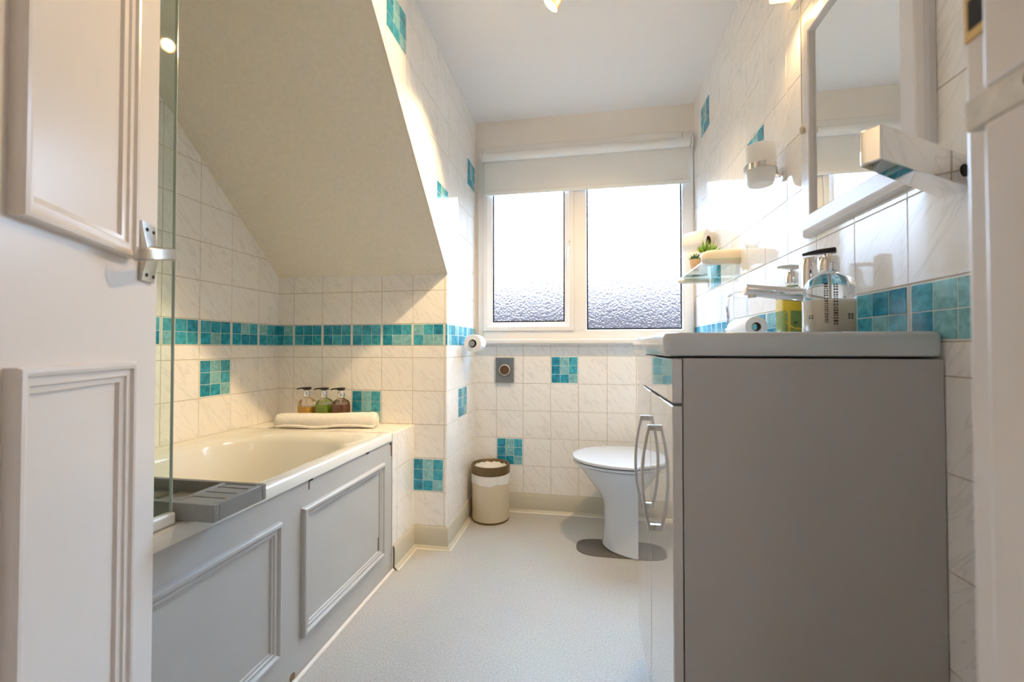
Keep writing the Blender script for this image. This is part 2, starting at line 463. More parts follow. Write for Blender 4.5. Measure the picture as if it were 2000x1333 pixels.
# ------------------------------------------------------------------ room dimensions
XL, XC, XR = -1.4626, -0.618, 0.55       # bath-side wall, dormer cheek, right wall
YB, YD = 1.839, 2.333                    # end of the bath, window wall
ZC = 2.159
XP = -0.772                              # face of the bath panel
YF = 0.03                                # room face of the door wall
ZL = 0.545                               # bath ledge
ROWS = [0.096 - 0.15, 0.096, 0.246, 0.396, 0.546, 0.696, 0.846, 0.9, 1.0] + [1.0 + 0.15 * i for i in range(1, 9)]
def row(z): return min(range(len(ROWS)), key=lambda i: abs(ROWS[i] - z))
def colsf(o, step, lo, hi):
    k0 = math.floor((lo - o) / step) - 1; k1 = math.ceil((hi - o) / step) + 1
    return [o + step * k for k in range(k0, k1 + 1)]
def ci(cols, v): return min(range(len(cols)), key=lambda i: abs(cols[i] - v))
SL_L = lambda y: 1.2285 + 0.918 * (YB - y)     # underside of the sloped ceiling at the bath wall
SL_C = lambda y: 1.222 + 0.986 * (YB - y)      # and at the dormer cheek
YTL = YB - (ZC - 1.2285) / 0.918
YTC = YB - (ZC - 1.222) / 0.986

# floor
bm = B(); box(bm, -1.6, 0.75, -1.5, 2.45, -0.1, 0.0)
struct('floor', bm, M_FLOOR, 'pale grey speckled vinyl floor of the bathroom', 'floor')

# window wall
bm = B()
cb = colsf(-0.4955, 0.15, XC - .1, XR + .1)
tiled(bm, (0, YD, 0), (1, 0, 0), (0, 0, 1), (0, -1, 0), [[(XC - .02, 0), (XR + .02, 0), (XR + .02, 0.915), (XC - .02, 0.915)]], cb, ROWS,
      {(ci(cb, -0.1955), row(0.696)), (ci(cb, -0.4955), row(0.246)), (ci(cb, 0.2545), row(0.396))})
box(bm, XC - .02, XR + .02, YD, YD + .10, 2.012, ZC + .1, 7)
box(bm, XC - .02, -0.598, YD, YD + .10, 0.9151, 2.0119, 7)
box(bm, 0.54, XR + .02, YD, YD + .10, 0.9151, 2.0119, 7)
struct('wall_back', bm, TILE_MATS, 'white tiled wall under the window with plain cream paint above', 'wall')

# dormer cheek wall (left of the window)
bm = B()
cc = colsf(1.236, 0.1545, 0.6, 2.4)
tiled(bm, (XC, 0, 0), (0, 1, 0), (0, 0, 1), (1, 0, 0),
      [[(YB, 0), (YD, 0), (YD, ZC), (YTC, ZC), (YB, 1.222)]], cc, ROWS,
      {(ci(cc, 1.236), row(1.9)), (ci(cc, 2.163), row(1.75)), (ci(cc, 1.6995), row(1.45)), (ci(cc, 2.0085), row(0.546))}, band=0.9, backing=0.0)
struct('wall_dormer', bm, TILE_MATS, 'white tiled wall left of the window rising over the sloped ceiling', 'wall')

# end wall of the bath alcove
bm = B()
ce = colsf(-1.3785, 0.15, XL - .1, XC + .1)
tiled(bm, (0, YB, 0), (1, 0, 0), (0, 0, 1), (0, -1, 0), [[(XL, 0), (XC, 0), (XC, 1.222), (XL, 1.2285)]], ce, ROWS,
      {(ci(ce, -1.0785), row(0.546)), (ci(ce, -0.7785), row(0.246))}, band=0.9, backing=0.0)
struct('wall_alcove', bm, TILE_MATS, 'white tiled end wall behind the bath ledge with a blue mosaic band', 'wall')

# bath-side wall
bm = B()
cl = colsf(1.4105, 0.15, -0.2, 2.0)
tiled(bm, (XL, 0, 0), (0, 1, 0), (0, 0, 1), (1, 0, 0), [[(YF, 0), (YB, 0), (YB, 1.2285), (YTL, ZC), (YF, ZC)]], cl, ROWS,
      {(ci(cl, 1.4105), row(0.696)), (ci(cl, 0.8105), row(1.3))}, band=0.9)
struct('wall_left', bm, TILE_MATS, 'white tiled wall along the bath under the sloped ceiling', 'wall')

# right wall
bm = B()
cr_ = colsf(1.7476, 0.15, -0.2, 2.5)
tiled(bm, (XR, 0, 0), (0, 1, 0), (0, 0, 1), (-1, 0, 0), [[(-0.1, 0), (YD, 0), (YD, ZC), (-0.1, ZC)]], cr_, ROWS,
      {(ci(cr_, 2.0476), row(1.9)), (ci(cr_, 1.4476), row(1.45)), (ci(cr_, 1.8976), row(1.15))}, band=0.9)
struct('wall_right', bm, TILE_MATS, 'glossy white tiled wall behind basin and toilet with a blue band', 'wall')

# ceilings
bm = B(); box(bm, -1.6, 0.7, -1.5, 2.45, ZC, ZC + .1)
struct('ceiling', bm, M_CEIL, 'flat white painted ceiling above the window end', 'ceiling')
bm = B()
e0 = 0.0
A_ = [Vector((XL - .02, YB, SL_L(YB))), Vector((XC, YB, SL_C(YB))), Vector((XC, YTC, ZC)), Vector((XL - .02, YTL, ZC))]
n_ = 10
grid = []
for i in range(n_ + 1):
    t = i / n_
    a = A_[0].lerp(A_[3], t); b = A_[1].lerp(A_[2], t)
    grid.append([bm.verts.new(a.lerp(b, k / 4)) for k in range(5)])
for i in range(n_):
    for k in range(4):
        bm.faces.new((grid[i][k], grid[i][k + 1], grid[i + 1][k + 1], grid[i + 1][k]))
# the roof thickness behind it
bt = [bm.verts.new(v.co + Vector((0, 0.06, 0.06))) for v in (grid[0][0], grid[0][4], grid[n_][4], grid[n_][0])]
for v in bt[1:3]: v.co.x -= 0.003
bm.faces.new(bt)
o = struct('ceiling_slope', bm, M_SLOPE, 'cream textured sloped ceiling over the bath', 'sloped ceiling', smooth=30)
# trim bead along the lower edge of the cheek
bm = B()
tube(bm, [(XC + 0.001, YB, 1.222), (XC + 0.001, YTC, ZC)], 0.004, 8)
struct('trim_1', bm, M_SEAL, 'thin white corner bead along the edge of the sloped ceiling', 'trim', smooth=60)

# door wall and hall
bm = B()
box(bm, XL - .08, -0.44, -0.10, YF, 0, ZC)
box(bm, -0.44, 0.22, -0.10, YF, 2.02, ZC)
struct('wall_front', bm, M_PAINT, 'cream painted wall around the doorway', 'wall')
bm = B()
for x0, x1 in ((-1.5, -1.45), (0.66, 0.71)): box(bm, x0, x1, -1.45, -0.1, 0, ZC)
box(bm, -1.5, 0.71, -1.5, -1.45, 0, ZC)
struct('wall_hall', bm, M_PAINT, 'cream painted walls of the hall outside the bathroom', 'wall')

# right door jamb (with stop and strike plates)
jb = thing('door_jamb', 'white painted door jamb at the edge of the doorway with brass strike plates', 'door frame', (0.24, 0.25, 0), kind='structure')
def jbox(bm, x0, x1, y0, y1, z0, z1): box(bm, x0 - .24, x1 - .24, y0 - .25, y1 - .25, z0, z1)
bm = B(); jbox(bm, 0.2255, 0.545, -0.1, 0.3015, 0, 2.02)
obj('lining', bm, M_GLOSSW, jb, bevel=0.004, seg=3)
bm = B(); jbox(bm, 0.2120, 0.2256, -0.1, 0.272, 0, 1.012); jbox(bm, 0.2120, 0.2256, -0.1, 0.272, 1.030, 2.02)
obj('door_stop', bm, M_GLOSSW, jb, bevel=0.0025, seg=2)
bm = B(); jbox(bm, 0.2243, 0.2256, 0.276, 0.2985, 1.0725, 1.104)
pl = obj('strike_plate', bm, M_BRASS, jb)
bm = B(); jbox(bm, 0.2238, 0.22435, 0.2785, 0.2955, 1.0785, 1.0965)
obj('keeper_hole', bm, M_DARK, pl)
bm = B(); jbox(bm, 0.2128, 0.2250, -0.05, 0.283, 1.0125, 1.0295)
pl = obj('worn_keep', bm, mat('worn_bare_wood_paint', (0.68, 0.63, 0.54), 0.6, noise=0.16, nscale=60), jb)
bm = B(); lathe(bm, [(0.004, 0), (0.004, 0.0006)], (0.2130 - .24, 0.246 - .25, 1.022), 16, (-1, 0, 0))
obj('screw_hole', bm, M_DARK, pl)

# skirting
def skirt(name, pts, nrm, label, z1=0.096):
    """pts: polyline on the wall; nrm: outward normals of each segment"""
    bm = B()
    prof = [(0.0, z1), (0.004, z1 - 0.001), (0.009, z1 - 0.008), (0.009, 0.014), (0.018, 0.004), (0.022, 0.0006)]
    n = len(pts)
    rings = []
    for k in range(n):
        p_ = Vector(pts[k])
        if k == 0: d = Vector(nrm[0])
        elif k == n - 1: d = Vector(nrm[-1])
        else: d = Vector(nrm[k - 1]) + Vector(nrm[k])
        rings.append([Vector((p_.x + d.x * a, p_.y + d.y * a, z)) for a, z in prof])
    loft(bm, rings, False, False, closed=False)
    return struct(name, bm, M_SKIRT, label, 'skirting', smooth=40)
skirt('baseboard_back', [(XC + .003, YD - .002), (XR, YD - .002)], [(0, -1)], 'cream vinyl skirting along the wall under the window')
skirt('baseboard_dormer', [(XC + .002, YD), (XC + .002, YB - .002), (XP + .002, YB - .002), (XP + .002, 1.625)], [(1, 0), (0, -1), (1, 0)], 'cream vinyl skirting stepping round the corner beside the bath')
skirt('baseboard_right', [(XR - .002, YD), (XR - .002, 1.32)], [(-1, 0)], 'cream vinyl skirting behind the toilet')
# white sealant bead at the foot of panel and skirting
bm = B()
tube(bm, [(XP + .006, -0.05, 0.003), (XP + .006, 1.62, 0.003)], 0.007, 8)
tube(bm, [(XP + .026, 1.62, 0.001), (XP + .026, YB - .026, 0.001), (XC + .026, YB - .026, 0.001), (XC + .026, YD - .026, 0.001), (XR - 0.02, YD - .026, 0.001)], 0.004, 8)
struct('trim_2', bm, M_SEAL, 'white sealant bead where the floor meets panel and skirting', 'trim', smooth=60)

# tiled ledge at the end of the bath
bm = B()
ty = [1.62, 1.665, 1.815, 1.965]
tiled(bm, (XP, 0, 0), (0, 1, 0), (0, 0, 1), (1, 0, 0), [[(1.62, 0), (YB, 0), (YB, ZL - .003), (1.62, ZL - .003)]], ty, ROWS, backing=0.0)
tiled(bm, (0, 0, ZL - .004), (1, 0, 0), (0, 1, 0), (0, 0, 1), [[(XL, 1.625), (XP, 1.625), (XP, YB), (XL, YB)]], colsf(-1.3785, .15, XL - .1, XP + .1), [1.640, 1.665, 1.815, 1.965], backing=0.0)
box(bm, XL + .001, XP - .001, 1.621, YB - .001, 0.001, ZL - .006, 1)
struct('wall_ledge', bm, TILE_MATS, 'white tiled ledge across the far end of the bath', 'ledge')
bm = B()
tube(bm, [(XL + .03, 1.627, ZL - .005), (XP + .002, 1.627, ZL - .005)], 0.0075, 10)
struct('trim_3', bm, mat('ivory_tile_bead', (0.78, 0.70, 0.54), 0.35), 'ivory quarter-round bead along the front of the bath ledge', 'trim', smooth=60)

# ------------------------------------------------------------------ window, sill, blind
win = thing('window_1', 'white plastic window with two panes of obscured glass', 'window', (-0.03, YD, 0.94), kind='structure')
def wl(bm, x0, x1, y0, y1, z0, z1, mi=0): box(bm, x0 + .03, x1 + .03, y0, y1, z0 - .94, z1 - .94, mi)
WX0, WX1, WZ0, WZ1 = -0.599, 0.541, 0.9385, 2.011
GZ1 = 1.955
bm = B()
wl(bm, WX0, -0.566, -0.012, 0.06, WZ0, WZ1)
wl(bm, 0.490, WX1, -0.012, 0.06, WZ0, WZ1)
wl(bm, -0.566, 0.490, -0.012, 0.06, WZ0, 0.983)
wl(bm, -0.566, 0.490, -0.012, 0.06, GZ1, WZ1)
wl(bm, -0.0690, -0.0055, -0.012, 0.06, 0.983, GZ1)
obj('frame', bm, M_UPVC, win, bevel=0.003)
P = lambda u, v, t: Vector((u + .03, -t, v - .94))
bm = B()
frame_sweep(bm, -0.566, -0.069, 0.983, GZ1, [(0, 0.005), (0, 0.020), (0.002, 0.022), (0.022, 0.022), (0.036, 0.012), (0.049, 0.006), (0.050, -0.02)], P)
obj('casement', bm, M_UPVC, win, smooth=25)
bm = B()
frame_sweep(bm, -0.0055, 0.490, 0.983, GZ1, [(0, 0.012), (0.004, 0.008), (0.006, -0.005)], P)
obj('glazing_bead', bm, M_UPVC, win, smooth=25)
bm = B()
for a, b, z in ((-0.516, -0.119, 1.033), (0.0005, 0.484, 0.989)):
    frame_sweep(bm, a, b, z, GZ1 - .03, [(-0.004, -0.004), (0.0065, -0.004)], P)
obj('rubber_gasket', bm, M_BLACK, win)
for a, b, z in ((-0.530, -0.105, 1.02), (-0.009, 0.495, 0.975)):
    bm = B()
    box(bm, a + .03, b + .03, 0.0225, 0.0265, z - .94, GZ1 - .94)
    obj('pane', bm, M_PANE, win)
hd = B(); wl(hd, -0.0995, -0.0835, -0.030, -0.0215, 1.400, 1.485)
hd = obj('handle', hd, M_UPVC, win, bevel=0.003)
bm = B(); wl(bm, -0.095, -0.087, -0.0335, -0.0298, 1.452, 1.464); wl(bm, -0.0945, -0.0885, -0.0335, -0.0298, 1.432, 1.438)
obj('key_lock', bm, M_SATIN, hd)
bm = B()
tube(bm, [(-0.0915 + .03, -0.03, 1.43 - .94), (-0.094 + .03, -0.05, 1.41 - .94), (-0.100 + .03, -0.052, 1.36 - .94)], 0.005, 10)
obj('lever', bm, M_UPVC, hd, smooth=60)
bm = B()
pr = [(0.0, 0.939), (-0.045, 0.939), (-0.050, 0.936), (-0.052, 0.930), (-0.052, 0.920), (-0.050, 0.914), (-0.045, 0.9125), (0, 0.9125)]
loft(bm, [[Vector((x, YD + a, z)) for a, z in pr] for x in (XC + .004, XR - .004)])
struct('trim_4', bm, M_UPVC, 'white window board under the obscured glass window', 'window sill', smooth=40)

bl = thing('roller_blind', 'white roller blind pulled a third of the way down over the window', 'blind', (-0.02, 2.285, 1.96))
def rl(x, y, z): return (x + .02, y - 2.285, z - 1.96)
bm = B(); lathe(bm, [(0.0235, 0), (0.0235, 1.079)], rl(-0.562, 2.283, 1.937), 28, (1, 0, 0)); obj('roller_tube', bm, M_FABRIC, bl, smooth=50)
bm = B(); loft(bm, [[rl(x, 2.3045, 1.937), rl(x, 2.3045, 1.75), rl(x, 2.3060, 1.75), rl(x, 2.3060, 1.937)] for x in (-0.558, 0.520)])
fb = obj('fabric', bm, M_FABRIC, bl)
bm = B(); box(bm, -0.558 + .02, 0.520 + .02, 2.300 - 2.285, 2.3100 - 2.285, 1.733 - 1.96, 1.754 - 1.96); obj('bottom_bar', bm, M_FABRIC, bl, bevel=0.004, seg=3)
for x, s in ((-0.572, 1), (0.520, 1)):
    bm = B()
    lathe(bm, [(0.0265, 0), (0.0285, 0.002), (0.0285, 0.006), (0.0265, 0.008)], rl(x, 2.283, 1.937), 28, (1, 0, 0))
    box(bm, *[v for q in zip(rl(x + .001, 2.285, 1.925), rl(x + .005, 2.333 - .0125, 1.945)) for v in q])
    obj('bracket', bm, M_UPVC, bl, smooth=40)

# ------------------------------------------------------------------ bath
ba = thing('bathtub', 'ivory bath set under the sloped ceiling behind a panelled front', 'bath', (-1.11, 0.85, 0))
def bo(pts): return [Vector((p_.x + 1.11, p_.y - .85, p_.z)) for p_ in pts]
X0, X1, Y0, Y1 = XL + .004, XP + .004, 0.045, 1.619
bm = B()
rings = [rrect(X0, X1, Y0, Y1, 0.012, 0.520), rrect(X0, X1, Y0, Y1, 0.012, 0.5455), rrect(X0 + .0025, X1 - .0025, Y0 + .0025, Y1 - .0025, 0.012, 0.5505),
         rrect(X0 + .008, X1 - .008, Y0 + .008, Y1 - .008, 0.014, 0.5523), rrect(X0 + .04, X1 - .040, Y0 + .05, Y1 - .05, 0.08, 0.551),
         rrect(X0 + .095, X1 - .052, Y0 + .09, Y1 - .10, 0.20, 0.549), rrect(X0 + .104, X1 - .060, Y0 + .10, Y1 - .108, 0.20, 0.543),
         rrect(X0 + .112, X1 - .068, Y0 + .11, Y1 - .118, 0.20, 0.525), rrect(X0 + .125, X1 - .082, Y0 + .15, Y1 - .14, 0.19, 0.40),
         rrect(X0 + .145, X1 - .105, Y0 + .25, Y1 - .18, 0.17, 0.26), rrect(X0 + .175, X1 - .135, Y0 + .33, Y1 - .22, 0.14, 0.20), rrect(X0 + .23, X1 - .19, Y0 + .40, Y1 - .28, 0.10, 0.19)]
loft(bm, [bo(r) for r in rings], False, True)
obj('tub', bm, M_BATH, ba, smooth=50)
bm = B()
box(bm, XP - .018 + 1.11, XP - .001 + 1.11, Y0 - .85, 1.6185 - .85, 0.001, 0.5195)
panel = obj('front_panel', bm, M_PANEL, ba)
PX = lambda u, v, t: Vector((XP - .001 + 1.11 + t, u - .85, v))
MOULD = [(0, 0), (0.001, 0.009), (0.004, 0.013), (0.010, 0.014), (0.014, 0.011), (0.016, 0.008), (0.024, 0.0075), (0.026, 0.005), (0.031, 0.004), (0.033, 0.0)]
for (a, b, c, d) in ((1.066, 1.545, 0.096, 0.449), (0.500, 0.981, 0.106, 0.449), (0.07, 0.42, 0.106, 0.449)):
    bm = B(); frame_sweep(bm, a, b, c, d, MOULD, PX); obj('moulding', bm, M_PANEL, panel, smooth=25)
for (y, z, dy, dz) in ((1.098, .504, .001, .012), (1.106, .5155, .009, .002), (1.609, .508, .008, .004), (1.613, .480, .0015, .022), (1.427, .514, .008, .0022), (1.508, .150, .0012, .03), (1.531, .1285, .007, .002)):
    bm = B(); box(bm, XP - .0012 + 1.11, XP + .0004 + 1.11, y - dy - .85, y + dy - .85, z - dz, z + dz)
    obj('paint_chip', bm, M_DARK, panel)
bm = B(); lathe(bm, [(0.011, 0), (0.011, 0.001)], (XP - .0011 + 1.11, 1.035 - .85, 0.016), 16, (1, 0, 0))
c_ = obj('paint_chip', bm, mat('bare_wood_chip', (0.25, 0.17, 0.10), 0.7), panel)

# bath tray
tr = thing('bath_tray', 'grey wooden slatted bath tray lying across the bath rim', 'bath tray', (-1.07, 0.779, 0.5555))
def tb(bm, x0, x1, y0, y1, z0, z1): box(bm, x0 + 1.07, x1 + 1.07, y0 - .779, y1 - .779, z0 - .5555, z1 - .5555)
TX0, TX1, TY0, TY1 = -1.425, -0.700, 0.712, 0.847
TZ0, TZ1 = 0.556, 0.590
for nm, q in (('side_rail', (TX0, TX1, TY0, TY0 + .012)), ('side_rail', (TX0, TX1, TY1 - .012, TY1)), ('end_rail', (TX1 - .013, TX1, TY0 + .012, TY1 - .012)), ('end_rail', (TX0, TX0 + .013, TY0 + .012, TY1 - .012)),
               ('divider', (-0.803, -0.792, TY0 + .012, TY1 - .012)), ('divider', (-1.333, -1.322, TY0 + .012, TY1 - .012))):
    bm = B(); tb(bm, *q, TZ0, TZ1); obj(nm, bm, M_TRAY, tr, bevel=0.0015)
for xa, xb in ((-0.792, -0.713), (TX0 + .013, -1.333)):
    for k in range(4):
        y0 = TY0 + .0120 + k * .0300
        bm = B(); tb(bm, xa, xb, y0, y0 + .0255 if k < 3 else y0 + .017, TZ1 - .010, TZ1 - .0015); obj('slat', bm, M_TRAY, tr)
for k in range(9):
    xk = -1.322 + .012 + k * .0575
    bm = B(); tb(bm, xk, xk + .040, TY0 + .012, TY1 - .012, TZ0 + .001, TZ0 + .009)
    obj('base_slat', bm, M_TRAY, tr)

# shower screen
sc = thing('shower_screen', 'clear glass shower screen standing on the near bath rim beside the door', 'shower screen', (-0.785, 0.70, 0.5525), R(180 + 0.3))
bm = B(); box(bm, -0.003, 0.003, 0.0, 0.63, 0.022, 1.48); obj('glass', bm, M_SCREEN, sc)
bm = B(); box(bm, -0.0032, 0.0032, -0.0012, 0.0, 0.022, 1.48); obj('edge', bm, M_GLEDGE, sc)
bm = B(); box(bm, -0.009, 0.009, -0.004, 0.63, 0.001, 0.024); obj('bottom_seal', bm, mat('clear_white_seal', (0.78, 0.80, 0.80), 0.25), sc, bevel=0.004, seg=3)

# ------------------------------------------------------------------ bottles and towel on the ledge
def pump_bottle(name, label, x, y, z, r, hb, hn, liq, level, head, ang, group, headmat=M_BLACK, slab=False, square=True, yellow=False, ink=None):
    t = thing(name, label, 'bottle', (x, y, z), 0, group)
    n = 4 if square else 2.4
    def ring(rr, zz, e):
        pts = []
        for k in range(40):
            a = 2 * math.pi * k / 40
            c, s = math.cos(a), math.sin(a)
            pts.append(Vector((rr * math.copysign(abs(c) ** (2 / e), c), rr * math.copysign(abs(s) ** (2 / e), s), zz)))
        return pts
    bm = B()
    loft(bm, [ring(r * .94, 0.0005, n), ring(r, 0.005, n), ring(r, hb * .74, n), ring(r * .97, hb * .82, n), ring(r * .84, hb * .91, 2.6), ring(r * .52, hb * .975, 2), ring(r * .40, hb, 2), ring(r * .40, hb + .006, 2)], True, True)
    body = obj('glass_body', bm, M_CLEAR, t, smooth=50)
    bm = B()
    q = min(level, hb * .8)
    loft(bm, [ring(r * .90, 0.004, n), ring(r * .955, 0.008, n), ring(r * .955, min(q, hb * .74), n)] + ([ring(r * .93, q, n)] if q > hb * .745 else []), True, True)
    obj('liquid', bm, liq, body, smooth=40)
    bm = B(); lathe(bm, [(r * .43, hb + .004), (r * .45, hb + .006), (r * .45, hb + hn * .62), (r * .41, hb + hn * .66), (r * .2, hb + hn * .66), (r * .18, hb + hn * .8)], seg=28)
    obj('collar', bm, M_CHROME, t, smooth=40)
    bm = B()
    d = Vector((math.cos(ang), math.sin(ang), 0)); W = Vector((-d.y, d.x, 0))
    zt = hb + hn
    rings = []
    for a, wd, z0, z1 in ((-.012, .007, -.0075, 0.0), (-.010, .0095, -.0085, 0.0005), (.012, .0095, -.0080, 0.0), (.030, .006, -.0075, -.002), (.041, .0045, -.0085, -.004)) if slab else ((-r * .44, r * .26, -hn * .20, 0.0), (-r * .40, r * .40, -hn * .24, 0.001), (r * .3, r * .40, -hn * .24, 0.001), (r * .5, r * .28, -hn * .14, 0.0), (r * 1.15, r * .2, -hn * .17, -hn * .05), (r * 1.4, r * .15, -hn * .25, -hn * .13)):
        c = d * a
        rings.append([Vector((c.x + W.x * s * wd, c.y + W.y * s * wd, zt + zz)) for s, zz in ((1, z0), (-1, z0), (-1, z1), (1, z1))])
    loft(bm, rings)
    obj('pump_head', bm, headmat, t, bevel=0.0012)
    bm = B(); lathe(bm, [(r * .05, 0.02), (r * .05, hb)], seg=8); obj('dip_tube', bm, mat('clear_tube', (0.7, 0.7, 0.68), 0.3), t, smooth=60)
    if yellow:
        bm = B(); loft(bm, [ring(r * 1.006, hb * .50, n), ring(r * 1.006, hb * .735, n)], False, False); lb = obj('yellow_label', bm, M_YELLOW, t, smooth=40)
        lb['label'] = 'yellow band round the upper body'
        bm = B()
        def pt(az, zz):
            c, s_ = math.cos(az), math.sin(az); e = 4
            return Vector((r * 1.008 * math.copysign(abs(c) ** (2 / e), c), r * 1.008 * math.copysign(abs(s_) ** (2 / e), s_), zz))
        for a0, a1, f in ((R(240), R(252), lambda q: (.004, hb * .5)), (R(205), R(300), lambda q: (hb * .40 + .012 * math.sin(q * 3.0), hb * .40 + .012 * math.sin(q * 3.0) + .0025)), (R(225), R(300), lambda q: (.034 - .03 * q, .0385 - .03 * q))):
            pr_ = None
            for i in range(17):
                q = i / 16; az = a0 + (a1 - a0) * q; lo_, hi_ = f(q)
                cur = (bm.verts.new(pt(az, max(lo_, .002))), bm.verts.new(pt(az, max(hi_, .003))))
                if pr_: bm.faces.new((pr_[0], cur[0], cur[1], pr_[1]))
                pr_ = cur
        obj('label_stripe', bm, M_YELLOW, t)
    if ink:
        bm = B()
        rg = random.Random(3)
        for (da, z0, z1, wd) in ink:
            zc = z0
            while zc < z1:
                l = rg.uniform(.0016, .0042)
                c = Vector((math.cos(da), math.sin(da), 0)); w_ = Vector((-c.y, c.x, 0))
                for side in ((-1, -.2), (.15, 1)) if rg.random() < .75 else ((-1, 1),):
                    vs = [bm.verts.new(c * (r * 1.004) + w_ * (wd * s) + Vector((0, 0, zz))) for s, zz in ((side[0], zc), (side[1], zc), (side[1], zc + l * .8), (side[0], zc + l * .8))]
                    bm.faces.new(vs)
                zc += l + rg.uniform(.0008, .0016)
        obj('lettering', bm, M_INK, t)
    return t
GB = 'hand soap bottles on the bath ledge'
for x, liq, lev, nm in ((-1.268, M_AMBER, 0.079, 'clear pump bottle of amber soap behind the rolled towel, black pump'),
                        (-1.180, M_GREEN, 0.092, 'clear pump bottle of bright green soap between amber and brown soap'),
                        (-1.098, M_BROWN, 0.094, 'clear pump bottle of dark brown soap behind the rolled towel')):
    t = pump_bottle('pump_bottle', nm, x, 1.785, ZL - .002, 0.0335, 0.120, 0.046, liq, lev, None, R(190), GB)
    bm = B()
    for z, wd in ((.072, .017), (.066, .012), (.055, .010)):
        box(bm, -wd, wd, -.03365, -.0335, z, z + .0016)
    obj('lettering', bm, mat('pale_print_' + liq.name, tuple(c * .45 for c in liq.node_tree.nodes['Principled BSDF'].inputs['Base Color'].default_value[:3]), .5), t)

def rolled_towel():
    a = Vector((-1.318, 1.655, 0)); b = Vector((-0.908, 1.757, 0))
    dr = (b - a).normalized(); nrm = Vector((-dr.y, dr.x, 0)); L_ = (b - a).length
    t = thing('rolled_towel', 'white rolled terry towel lying on the front of the bath ledge', 'towel', (*(a + b).xy / 2, ZL - .002), math.atan2(dr.y, dr.x))
    bm = B(); rg = random.Random(5)
    rings = []
    n = 28
    for i in range(33):
        f = i / 32; x = (f - .5) * L_
        k = 1.0 if 0 < i < 32 else .86
        s = 1 + .035 * math.sin(f * 9) + rg.uniform(-.012, .012)
        ring = []
        for j in range(n):
            th = 2 * math.pi * j / n
            rr = 0.0325 * s * k * (1 + .03 * math.sin(3 * th + f * 2) + rg.uniform(-.012, .012))
            y = rr * math.cos(th) * 1.12; z = 0.0325 + rr * math.sin(th)
            ring.append(Vector((x, y, max(z, 0.0015))))
        rings.append(ring)
    loft(bm, rings)
    obj('roll', bm, M_TOWEL, t, smooth=180)
    bm = B()      # the loose outer flap edge
    tube(bm, [((f - .5) * L_ * .99, -0.0325 - .003 * math.sin(f * 7), 0.012 + .004 * math.sin(f * 11)) for f in [i / 20 for i in range(21)]], 0.006, 8)
    obj('flap_edge', bm, M_TOWEL, t, smooth=180)
    for s in (-1, 1):
        bm = B()
        pts = []
        for k in range(50):
            th = k * .42; rr = 0.003 + 0.0245 * k / 50
            pts.append((s * (L_ / 2 + .001), rr * math.cos(th) * 1.1, 0.0325 + rr * math.sin(th)))
        tube(bm, pts, 0.0018, 6); obj('spiral_fold', bm, M_TOWEL, t, smooth=180)
rolled_towel()

# ------------------------------------------------------------------ vanity unit with basin
va = thing('vanity_unit', 'pale grey gloss two-door vanity unit under the washbasin', 'cabinet', (0.345, 1.03, 0))
def vb(bm, x0, x1, y0, y1, z0, z1): box(bm, x0 - .345, x1 - .345, y0 - 1.03, y1 - 1.03, z0, z1)
CY0, CY1, CX = 0.772, 1.288, 0.1435
bm = B(); vb(bm, CX + .018, XR - .004, CY0, CY1, 0.09, 0.8725); obj('carcass', bm, M_CABSIDE, va, bevel=0.001)
bm = B(); vb(bm, CX + .05, XR - .004, CY0 + .01, CY1 - .01, 0.001, 0.09); obj('plinth', bm, M_CABSIDE, va)
bm = B(); vb(bm, CX, CX + .0165, CY0, CY1, 0.7955, 0.8715); obj('fascia', bm, M_CAB, va, bevel=0.0015)
def door(y0, y1, hy):
    bm = B(); vb(bm, CX, CX + .0165, y0, y1, 0.095, 0.7905)
    d = obj('door', bm, M_CAB, va, bevel=0.0022)
    bm = B()
    zs = [0.505 + (0.718 - 0.505) * i / 24 for i in range(25)]
    pts = []
    for i, z in enumerate(zs):
        f = (z - zs[0]) / (zs[-1] - zs[0])
        pts.append((CX - .345 - .0125 - 0.0140 * (1 - (2 * f - 1) ** 2), hy - 1.03, z))
    strip(bm, pts, (0, 1, 0), 0.010, 0.006)
    for z in (0.505, 0.718): box(bm, CX - .345 - .0155, CX - .345 + .0005, hy - 1.03 - .0052, hy - 1.03 + .0052, z - .006, z + .006)
    obj('handle', bm, M_SATIN, d, bevel=0.001)
door(CY0, 1.0310, 0.968)
door(1.0335, CY1, 1.099)

bs = thing('washbasin', 'white ceramic washbasin slab on top of the vanity unit', 'washbasin', (0.34, 1.03, 0.875))
bm = B()
bx0, bx1, by0, by1 = 0.130, XR - .003, 0.768, 1.2915
def lo(r): return [Vector((p_.x - .34, p_.y - 1.03, p_.z - .875)) for p_ in r]
rr = 0.016
loft(bm, [lo(rrect(bx0 + .008, bx1, by0 + .008, by1 - .008, rr, 0.8755)), lo(rrect(bx0 + .002, bx1, by0 + .002, by1 - .002, rr, 0.8775)), lo(rrect(bx0, bx1, by0, by1, rr, 0.884)),
          lo(rrect(bx0, bx1, by0, by1, rr, 0.909)), lo(rrect(bx0 + .0025, bx1 - .0025, by0 + .0025, by1 - .0025, rr, 0.9148)), lo(rrect(bx0 + .008, bx1 - .008, by0 + .008, by1 - .008, rr, 0.9165)),
          lo(rrect(bx0 + .022, bx1 - .15, by0 + .035, by1 - .035, 0.05, 0.9155)), lo(rrect(bx0 + .026, bx1 - .155, by0 + .04, by1 - .04, 0.05, 0.912)),
          lo(rrect(bx0 + .04, bx1 - .165, by0 + .06, by1 - .06, 0.06, 0.895)), lo(rrect(bx0 + .07, bx1 - .19, by0 + .10, by1 - .10, 0.05, 0.886))], True, True)
obj('basin', bm, M_BASIN, bs, smooth=50)
